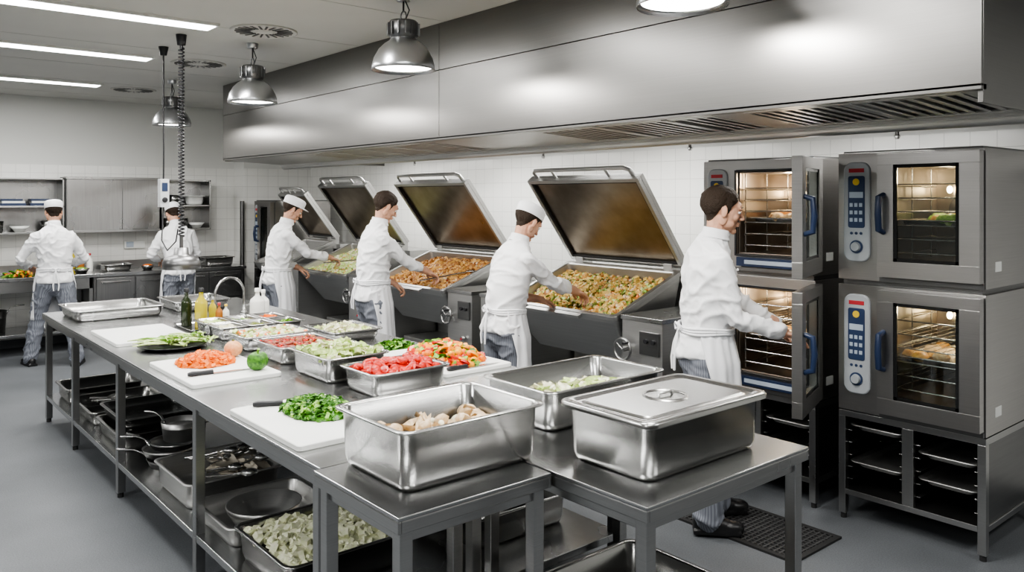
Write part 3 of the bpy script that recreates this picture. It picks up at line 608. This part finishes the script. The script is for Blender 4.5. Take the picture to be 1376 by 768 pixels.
for i in range(38): mb.box(gx0+.035+i*.031,gx0+.045+i*.031,gy_0+.03,gy_1-.03,.003,.012,GR)
for i in range(13): mb.box(gx0+.03,gx1-.03,gy_0+.045+i*.03,gy_0+.051+i*.03,.003,.011,GR)
mb.obj('rubber_floor_mat')
# ------------------------------------------------------------------ back counter
mb=MB(); cx0,cx1=-11.18,-10.5
mb.box(cx0,cx1,-.4,4.2,.85,.89,ST_TOP); mb.box(cx0,cx0+.02,-.4,4.2,.89,.99,ST)
mb.box(cx0,cx1-.03,2.35,4.15,.12,.85,ST_DK)
for y0,y1 in ((2.38,2.8),(2.82,3.24),(3.26,3.7),(3.72,4.13)):
    mb.box(cx1-.03,cx1-.012,y0,y1,.5,.83,ST_CAB); mb.box(cx1-.03,cx1-.012,y0,y1,.14,.48,ST_CAB); mb.box(cx1-.012,cx1+.01,y0+.05,y1-.05,.77,.79,ST_PAN); mb.box(cx1-.012,cx1+.01,y0+.05,y1-.05,.42,.44,ST_PAN)
for y in (-.35,1.0,2.3):
    for x in (cx0+.04,cx1-.06): mb.box(x,x+.04,y,y+.04,0,.85,ST)
for y in (2.4,3.3,4.1): mb.tube([(cx1-.1,y,0),(cx1-.1,y,.12)],.02,ST_DK,8)
mb.box(cx0,cx1-.02,-.35,2.34,.22,.25,ST_TOP); mb.box(cx1-.05,cx1-.02,-.35,2.34,.72,.85,ST)
mb.obj('back_counter',.003)
panobj('stock_pot',-10.85,1.35,.25,.16,.25,R(90),ST); panobj('stock_pot',-10.8,.8,.25,.18,.3,R(90),ST_DK); panobj('stock_pot',-10.85,1.9,.25,.14,.2,R(90),ST)
def shelfunit(y0,y1,z0,z1,closed):
    mb=MB(); x0,x1=XB+.002,XB+.36
    if closed:
        mb.box(x0,x1-.03,y0,y1,z0,z1,ST_DK); m=(y0+y1)/2+.12
        mb.box(x1-.03,x1-.016,y0+.01,m+.03,z0+.03,z1-.03,ST_CAB); mb.box(x1-.014,x1,m-.03,y1-.01,z0+.03,z1-.03,ST_CAB)
        mb.box(x1-.03,x1+.004,y0,y1,z1-.03,z1,ST); mb.box(x1-.03,x1+.004,y0,y1,z0,z0+.03,ST)
    else:
        for z in (z0,(z0+z1)/2-.02,z1-.02): mb.box(x0,x1,y0,y1,z,z+.02,ST)
        for y in (y0,y1-.02): mb.box(x0,x1,y,y+.02,z0,z1,ST)
        mb.box(x0,x0+.01,y0,y1,z0,z1,ST_CAB)
    mb.obj('wall_cabinet' if closed else 'wall_shelf',.002)
shelfunit(2.12,3.2,1.37,2.05,True); shelfunit(.4,2.10,1.37,2.03,False); shelfunit(3.22,3.85,1.37,2.03,False)
def clutter(name,y,z,kind):
    mb=MB(); x=XB+.2
    if kind=='box': gnmesh(mb,x-.12,x+.12,y-.12,y+.12,z,.12,WHITEP)
    elif kind=='pot': mb.lathe([(0,0),(.07,0),(.075,.02),(.075,.13),(.08,.13),(.07,.012),(0,.012)],ST_PAN,20,Matrix.Translation((x,y,z)))
    elif kind=='blue':
        mb.box(x-.1,x+.12,y-.13,y+.13,z,z+.03,BLUE); mb.box(x-.09,x+.1,y-.11,y+.12,z+.03,z+.055,WHITEP); mb.box(x-.1,x+.09,y-.12,y+.1,z+.055,z+.08,BLUE)
    elif kind=='bowl': mb.lathe([(0,0),(.05,0),(.1,.07),(.105,.07),(.05,.008),(0,.008)],WHITEP,20,Matrix.Translation((x,y,z)))
    mb.obj(name,.002 if kind=='blue' else 0)
for y in (.75,1.0,1.20,1.42,1.95): clutter('metal_canister',y,1.392,'pot')
clutter('mixing_bowl',1.66,1.392,'bowl'); clutter('folded_towels',1.88,1.702,'blue'); clutter('folded_towels',1.58,1.702,'blue'); clutter('storage_box',1.28,1.702,'box'); clutter('mixing_bowl',1.02,1.702,'bowl'); clutter('storage_box',.7,1.702,'box')
clutter('metal_canister',3.34,1.392,'pot'); clutter('metal_canister',3.52,1.392,'pot'); clutter('mixing_bowl',3.71,1.392,'bowl'); clutter('storage_box',3.68,1.702,'box'); clutter('metal_canister',3.42,1.702,'pot')
cz=.89
for y,r_,m in ((1.3,.09,TOM),(1.9,.08,WHITEP),(2.25,.09,LET),(3.0,.08,CAR),(3.52,.07,PEPR)):
    mb=MB(); T=Matrix.Translation((-10.68,y,cz)); mb.lathe([(0,0),(r_*.6,0),(r_,.06),(r_*1.05,.06),(r_*.6,.008),(0,.008)],ST_PAN,22,T); mb.ell((0,0,.045),(r_*.8,r_*.8,.03),m,T,14); mb.obj('ingredient_bowl')
bottle('oil_bottle',-10.95,2.2,cz,.3,.04,OIL,BLACK); bottle('oil_bottle',-10.95,2.3,cz,.26,.04,AMB,YEL); bottle('squeeze_bottle',-10.95,2.4,cz,.22,.035,SQZ,RED); bottle('squeeze_bottle',-10.95,3.35,cz,.22,.035,SQZ,SQZ)
gn('gastronorm_container',-10.95,-10.6,3.7,4.1,cz,.12); gn('gastronorm_container',-11.05,-10.7,2.5,2.85,cz,.08)
heap('mixed_greens',-10.7,1.62,.12,.16,cz,.05,[(HERB,'leaf',.04),(LET,'leaf',.04),(PEPY,'cube',.03),(TOM,'blob',.03)],100,base=HERB)
mb=MB(); mb.box(XB+.001,XB+.05,2.85,3.1,1.14,1.24,WHITEP); mb.box(XB+.05,XB+.055,2.87,2.96,1.155,1.225,LCD); mb.obj('wall_socket',.003)
mb=MB(); mb.tube([(XB+.4,4.26,.0),(XB+.4,4.26,1.75)],.03,ST_DK,12); mb.obj('steel_post')
# ------------------------------------------------------------------ people
def remeshed(mb,name,vox,it,mat,parent,fold=0,floor=False,fs=7):
    o=mb.obj(name,0,None,True)
    m=o.modifiers.new('r','REMESH'); m.mode='VOXEL'; m.voxel_size=vox; m.use_smooth_shade=True
    s=o.modifiers.new('s','SMOOTH'); s.iterations=it; s.factor=.5
    dg=bpy.context.evaluated_depsgraph_get(); dg.update()
    me=bpy.data.meshes.new_from_object(o.evaluated_get(dg)); o.modifiers.clear(); o.data=me
    me.materials.clear(); me.materials.append(mat)
    nv=[v.normal.copy() for v in me.vertices]
    if fold:
        off=Vector((parent.location.x*3,parent.location.y*5,0))
        for v,nn in zip(me.vertices,nv):
            p=v.co.copy(); q=Vector((p.x*fs,p.y*fs,p.z*fs*1.2))+off; q+=noise.noise_vector(q*.5)*.8
            a=noise.noise(q); w=max(0,1-abs(a)*3.2)**2; a2=noise.noise(q*1.9+Vector((3,1,7))); w2=max(0,1-abs(a2)*3)**2
            v.co=p+nn*fold*(w*.9+w2*.35-.38+.5*noise.noise(p*4+off))
    if floor:
        for v in me.vertices: v.co.z=max(v.co.z,.002)
    for p in me.polygons: p.use_smooth=True; p.material_index=0
    o.parent=parent
    return o
def interp(x,P):
    if x<=P[0][0]: return P[0][1]
    for (a,b),(c,d) in zip(P,P[1:]):
        if x<=c: return b+(d-b)*(x-a)/(c-a)
    return P[-1][1]
def hairfrom(head,Hm,E,cap):
    Hi=Hm.inverted(); me=head.data.copy(); bm=bmesh.new(); bm.from_mesh(me); bm.normal_update()
    keep={}; nv={v:v.normal.copy() for v in bm.verts}
    line=[(-.12,-.062),(-.05,-.060),(-.032,-.03),(-.018,.012),(-.004,.026),(.006,.004),(.010,-.018),(.022,-.012),(.028,.024),(.045,.040),(.06,.066),(.09,.074),(.2,.09)]
    for v in bm.verts:
        q=Hi@v.co; zb=interp(q.y,line)+.004*noise.noise(q*60)
        if q.y<-.03 and abs(q.x)<.03: zb-=.006
        d=q.z-zb
        if abs(q.x)>.0765 and q.z<.03: d=-1
        if q.z<-.075: d=-1
        keep[v]=d
    bmesh.ops.delete(bm,geom=[f for f in bm.faces if min(keep[v] for v in f.verts)<-.002],context='FACES')
    for v in bm.verts:
        if v in keep:
            q=Hi@v.co; d=max(0,keep[v]); t=min(1,d/.035)
            th=.0012+.010*t*(1 if q.z>.05 else .75)
            st=noise.noise(Vector((q.x*95,q.y*28,q.z*28)))*.0035*t+noise.noise(Vector((q.x*40,q.y*25,q.z*25))+Vector((5,5,5)))*.004*t
            if cap: th*=.6
            v.co=v.co+nv[v]*(th+st)
    bm.to_mesh(me); bm.free(); me.materials.clear(); me.materials.append(HAIR)
    for p in me.polygons: p.use_smooth=True; p.material_index=0
    o=bpy.data.objects.new('hair',me); sc.collection.objects.link(o); o.parent=E
def ik(S,T,a,b,pole):
    d=T-S; L=min(d.length,(a+b)*.985); dn=d.normalized(); T=S+dn*L
    x=(a*a-b*b+L*L)/(2*L); h=math.sqrt(max(0,a*a-x*x)); pp=(pole-dn*pole.dot(dn)).normalized()
    return S+dn*x+pp*h,T
def chef(loc,face,H=1.78,lean=0,hp=15,hyaw=0,RH=None,LH=None,cap=True,visor=False,sleeve=1.0,feet=((-.11,0,-8),(.11,.03,8)),curl=25,tool=None,poleR=None,poleL=None,abot=.5,build=1.0):
    E=bpy.data.objects.new('chef',None); sc.collection.objects.link(E); E.empty_display_size=.2
    yaw=math.atan2(-face[0],face[1]); E.location=(loc[0],loc[1],0); E.rotation_euler=(0,0,yaw)
    inv=(Matrix.Translation((loc[0],loc[1],0))@Matrix.Rotation(yaw,4,'Z')).inverted(); s=H/1.80
    ln=R(lean)
    def U(p):
        p=Vector(p)*s; k=max(0,min(1,(p.z/s-.90)/.45)); a=ln*(k*.5+.5*k*k); pv=Vector((0,0,.97*s)); q=p-pv
        return pv+Matrix.Rotation(-a,3,'X')@q
    mb=MB(); D=CLOTH
    for (fx,fy,fa),sx in zip(feet,(-1,1)):
        hip=Vector((sx*.088,-.01,.90))*s; an=Vector((fx,fy,.085))*s
        kn=(hip+an)/2+Vector((0,.035,.03))*s
        mb.limb([hip,hip.lerp(kn,.35),kn,kn.lerp(an,.5),an+Vector((0,0,.0))],[.100*s,.096*s,.078*s,.076*s,.074*s],D)
    mb.ell((0,-.012,.90*s),(.168*s,.132*s,.15*s),D)
    remeshed(mb,'trousers',.012,4,PANTS,E,.016)
    for i,((fx,fy,fa),sx) in enumerate(zip(feet,(-1,1))):
        mb=MB(); Q=Matrix.Translation((fx*s,fy*s,.012 if loc[0]>-3 else 0))@Matrix.Rotation(R(-fa),4,'Z')
        mb.ell((0,-.035,.05),(.042,.05,.05),D,Q); mb.ell((0,.05,.045),(.045,.09,.045),D,Q); mb.ell((0,.12,.036),(.048,.07,.04),D,Q); mb.limb([Q@Vector((0,-.02,.06)),Q@Vector((0,-.02,.10))],[.042,.04],D)
        mb.box(-.045,.045,-.08,.17,.0,.025,D,Q)
        remeshed(mb,'shoe_%d'%(i+1),.007,3,SHOE,E,0,True)
    mb=MB(); vs=[];fs=[];n=28
    rings=[(.885,.165,.135,-.006),(.90,.186,.152,-.006),(.93,.186,.150,-.006),(.98,.174,.138,-.002),(1.04,.154*build,.118*build,.006),(1.12,.162*build,.126*build,.006),(1.22,.178,.132,.0),(1.32,.192,.132,-.010),(1.385,.198,.120,-.018),(1.43,.182,.102,-.022),(1.465,.138,.086,-.022),(1.495,.092,.076,-.016),(1.525,.064,.068,-.004),(1.545,.058,.064,.0)]
    for z,a,b_,yo in rings:
        for k in range(n):
            t=2*math.pi*k/n; vs.append(U((a*math.cos(t),yo+b_*math.sin(t),z)))
    for i in range(len(rings)-1):
        for k in range(n): fs.append((i*n+k,i*n+(k+1)%n,(i+1)*n+(k+1)%n,(i+1)*n+k))
    fs.append(tuple(range(n))[::-1]); fs.append(tuple(range((len(rings)-1)*n,len(rings)*n)))
    mb.add(vs,fs,D,True)
    hands=[]
    for sx,tg,pl in ((-1,LH,poleL),(1,RH,poleR)):
        S=U((sx*.164,-.014,1.392))
        T=inv@Vector(tg) if tg is not None else U((sx*.27,.08,.93))
        pole=Vector(pl) if pl else Vector((sx*.45,-.35,-1.0))
        Eb,W=ik(S,T,.295*s,.265*s,pole)
        cu=Eb.lerp(W,.93*sleeve)
        mb.limb([S,S.lerp(Eb,.4),S.lerp(Eb,.8),Eb,Eb.lerp(cu,.4),cu],[.062*s,.060*s,.053*s,.050*s,.048*s,.043*s],D)
        if sleeve<.95:
            dd=(cu-Eb).normalized(); mb.limb([cu-dd*.045,cu-dd*.01],[.049*s,.048*s],D)
        hands.append((sx,Eb,W,cu))
    remeshed(mb,'jacket',.010,4,CLOTH,E,.016,fs=7)
    mb=MB(); vs=[];fs=[]; n=28
    for j,(z,a,b_) in enumerate(((1.512,.073,.077),(1.535,.065,.070),(1.562,.061,.067),(1.562,.056,.062),(1.53,.056,.062))):
        for k in range(n):
            t=2*math.pi*k/n; vs.append(U((a*math.cos(t),.0+b_*math.sin(t),z-.006*math.sin(t))))
    for i in range(4):
        for k in range(n): fs.append((i*n+k,i*n+(k+1)%n,(i+1)*n+(k+1)%n,(i+1)*n+k))
    mb.add(vs,fs,CLOTH,True)
    for k in range(5):
        for sx in (-1,1): 
            c=U((sx*.045,.122,1.36-k*.07)); mb.ell(c,(.008,.008,.008),CLOTH,n=8)
    mb.obj('collar',parent=E)
    for sx,Eb,W,cu in hands:
        mb=MB(); d=(W-Eb).normalized(); dz=Vector((0,0,1)) 
        fwd=(d+Vector((0,0,-.15))).normalized()
        up=(dz-fwd*fwd.z); up=up.normalized() if up.length>.2 else Vector((0,1,0))
        right=fwd.cross(up)
        T=Matrix((( right.x,fwd.x,up.x,W.x),(right.y,fwd.y,up.y,W.y),(right.z,fwd.z,up.z,W.z),(0,0,0,1)))@Matrix.Scale(s*1.03,4)
        th=-sx
        mb.limb([cu-d*.03,cu.lerp(W,.5),W],[.038*s,.034*s,.027*s],D)
        def P(p): return T@Vector(p)
        mb.ell((0,.05,0),(.042,.055,.016),D,T); mb.ell((th*.02,.035,-.006),(.022,.04,.017),D,T); mb.limb([P((0,-.02,0)),P((0,.025,0))],[.026,.027],D)
        for fi,(bx,by,L_) in enumerate(((-.031,.088,.058),(-.0105,.096,.075),(.0105,.098,.082),(.031,.092,.074))):
            bx*=th
            p=Vector((bx,by-.02,0)); pts=[P(p)]; p=Vector((bx,by,0)); pts.append(P(p)); an=0
            for sgm,fr in enumerate((.45,.3,.25)):
                an+=R(curl)*(0.8 if sgm==0 else 1); p=p+Vector((bx*.04,math.cos(an)*L_*fr,-math.sin(an)*L_*fr)); pts.append(P(p))
            mb.limb(pts,[.0095,.0095,.0088,.0080,.0068],D,10)
        pts=[P((th*.022,.012,-.004)),P((th*.046,.042,-.012)),P((th*.058,.070,-.020)),P((th*.056,.094,-.028))]
        mb.limb(pts,[.013,.0115,.010,.008],D,10)
        remeshed(mb,'hand_left' if sx<0 else 'hand_right',.0036,2,SKIN,E)
        if tool and sx==tool[0]:
            a_=P((0,.07,-.025)); q=inv@Vector(tool[1]); m2=MB(); dd=(q-a_).normalized()
            m2.tube([a_-dd*.12,a_,q],.007,ST_PAN,8); m2.ell(q,(.04,.05,.012),ST_PAN,n=12); m2.obj('serving_spoon',parent=E)
    nb=U((0,-.004,1.53)); hc=U((0,.018+hp*.0007,1.662))
    Hm=Matrix.Translation(hc)@Matrix.Rotation(R(-hyaw),4,'Z')@Matrix.Rotation(-R(hp),4,'X')@Matrix.Scale(s*1.06,4)
    mb=MB(); e=lambda c,r,rot=None: mb.ell(c,r,D,Hm,20,rot)
    e((0,-.020,.032),(.074,.094,.080)); e((0,.022,-.012),(.062,.064,.082)); e((0,.026,-.066),(.049,.054,.038)); e((0,.070,-.092),(.022,.016,.016))
    e((0,.068,.034),(.048,.018,.022)) 
    for sx in (-1,1):
        e((sx*.027,.077,.023),(.022,.010,.006)); e((sx*.036,.057,-.024),(.022,.020,.020)); e((sx*.044,.028,-.060),(.015,.034,.024)); e((sx*.062,.0,-.045),(.008,.02,.03))
        e((sx*.076,-.004,-.008),(.006,.016,.029),Matrix.Rotation(R(-sx*18),3,'Z').to_euler()); e((sx*.010,.096,-.028),(.008,.009,.006)) 
    mb.limb([Hm@Vector((0,.080,.016)),Hm@Vector((0,.093,-.005)),Hm@Vector((0,.106,-.024))],[.007,.0085,.0095],D,12)
    e((0,.086,-.051),(.023,.009,.0055)); e((0,.084,-.062),(.019,.009,.006))
    mb.limb([Hm@Vector((0,-.02,-.03)),hc.lerp(nb,.6)+Vector((0,-.006,0)),nb+Vector((0,0,-.03))],[.056*s,.053*s,.052*s],D)
    hd=remeshed(mb,'head',.0038,3,SKIN,E)
    mb=MB()
    for sx in (-1,1):
        mb.ell((sx*.030,.0735,.003),(.0125,.010,.0075),EYEW,Hm,12); mb.ell((sx*.030,.0815,.003),(.005,.003,.005),IRIS,Hm,10)
        mb.tube([(sx*.014,.0860,.028),(sx*.03,.0865,.033),(sx*.046,.0775,.027)],[.0022,.003,.002],HAIR,6,Hm); mb.tube([(sx*.018,.083,.0105),(sx*.03,.0860,.0125),(sx*.043,.080,.009)],.0024,SKIN,6,Hm)
    mb.ell((0,.0915,-.0515),(.018,.0035,.0033),LIP,Hm,10); mb.ell((0,.0895,-.061),(.016,.0035,.004),LIP,Hm,10)
    mb.obj('face_features',parent=E)
    hairfrom(hd,Hm,E,cap)
    if cap:
        mb=MB(); C=Hm@Matrix.Translation((0,-.018,.034))@Matrix.Rotation(R(8),4,'X')
        mb.lathe([(.97,.003),(.99,.0),(1.0,.004),(1.01,.028),(1.02,.036),(1.0,.040),(1.02,.050),(.97,.068),(.80,.081),(.45,.087),(0,.088)],HATW,32,C,sx=.085,sy=.105)
        if visor:
            vs=[]
            for i in range(9):
                t=R(20+140*i/8)
                for rr in (1.0,1.5): vs.append((.086*math.cos(t)*(1+ (rr-1)*.2),.106*math.sin(t)*rr,.012-(rr-1)*.02))
            mb.add(vs,[(i*2,i*2+1,i*2+3,i*2+2) for i in range(8)],HATW,True,C)
        o=mb.obj('cap',parent=E); q=o.modifiers.new('t','SOLIDIFY'); q.thickness=.003
    mb=MB(); vs=[];fs=[];A=60;Z=18
    for j in range(Z+1):
        f=j/Z; z=1.055-(1.055-abot)*f; hw=122-26*min(1,f*2)
        for i in range(A+1):
            t=R(-hw+2*hw*i/A)
            a=.164+.036*min(1,f*3)+.008*f; b_=.131+.036*min(1,f*3)+.022*f
            fo=.015*f*math.sin(t*6+loc[0]*3+f)+.009*f*math.sin(t*11+1-f*2)+.004*math.sin(t*19+f*3)
            p=Vector(((a+fo)*math.sin(t),(b_+fo)*math.cos(t),z))*s
            if z>.90: p=U(p/s)
            vs.append(p)
    for j in range(Z):
        for i in range(A): fs.append((j*(A+1)+i,j*(A+1)+i+1,(j+1)*(A+1)+i+1,(j+1)*(A+1)+i))
    mb.add(vs,fs,APRON,True)
    o=mb.obj('apron',parent=E); q=o.modifiers.new('t','SOLIDIFY'); q.thickness=.004
    mb=MB()
    for zz,rr in ((1.048,.008),(1.036,.008),(1.024,.008)):
        pts=[U((.167*build*math.cos(t),.132*build*math.sin(t)+.004,zz+.005*math.sin(3*t+zz*50))) for t in [2*math.pi*i/32 for i in range(33)]]
        mb.tube(pts,rr,APRON,8,caps=False)
    for sx in (-1,1):
        mb.tube([U((0,-.135,1.04)),U((sx*.03,-.150,1.06)),U((sx*.055,-.145,1.045)),U((sx*.03,-.147,1.025)),U((0,-.135,1.04))],.006,APRON,6)
        mb.tube([U((0,-.137,1.04)),U((sx*.015,-.158,.96)),U((sx*.028,-.168,.88)),U((sx*.022,-.166,.82))],[.006,.008,.008,.007],APRON,6)
    mb.obj('apron_ties',parent=E)
    return E
chef((-2.70,3.66),(.60,.80),1.88,6,12,8,RH=(-2.36,3.87,1.085),LH=(-2.52,4.14,1.05),cap=False,feet=((-.11,.10,-5),(.13,-.02,12)),curl=12,abot=.50,poleR=(.2,-.4,-1),build=1.05)
chef((-4.24,3.50),(.14,1),1.79,13,36,-6,RH=(-4.10,4.05,1.13),LH=(-4.36,3.92,1.06),sleeve=.60,curl=30,abot=.45)
chef((-6.08,3.54),(.20,1),1.87,7,30,0,RH=(-5.94,4.04,1.13),LH=(-6.22,3.84,1.03),cap=False,sleeve=.58,curl=45,tool=(1,(-5.82,4.42,1.13)),abot=.42,build=1.04)
chef((-7.98,3.52),(.25,1),1.83,10,32,4,RH=(-7.80,4.03,1.16),LH=(-8.10,3.82,1.04),visor=True,sleeve=.8,curl=45,tool=(1,(-7.7,4.42,1.13)),abot=.42)
chef((-9.78,1.80),(-1,.10),1.78,5,20,0,RH=(-10.08,2.02,1.05),LH=(-10.10,1.62,1.05),feet=((-.22,.10,-15),(.2,-.16,20)),curl=30,abot=.5,poleR=(.8,-.3,-.7),poleL=(-.8,-.3,-.7))
chef((-10.06,3.18),(-1,.0),1.76,14,35,0,RH=(-10.40,3.30,1.03),LH=(-10.40,3.05,1.03),curl=30,abot=.5,poleR=(.8,-.3,-.7),poleL=(-.8,-.3,-.7))
# ------------------------------------------------------------------ camera / world
cd=bpy.data.cameras.new('camera'); cam=bpy.data.objects.new('camera',cd); sc.collection.objects.link(cam)
cam.location=(0,0,1.8); cam.rotation_euler=(R(90),0,R(49.9)); cd.sensor_width=36; cd.lens=28.23; cd.shift_y=-.0865; cd.clip_start=.05
sc.camera=cam
try: sc.view_settings.look='AgX - Medium High Contrast'
except Exception: pass
w=bpy.data.worlds.new('world'); sc.world=w; w.use_nodes=True; w.node_tree.nodes['Background'].inputs[0].default_value=(.5,.52,.55,1); w.node_tree.nodes['Background'].inputs[1].default_value=.3
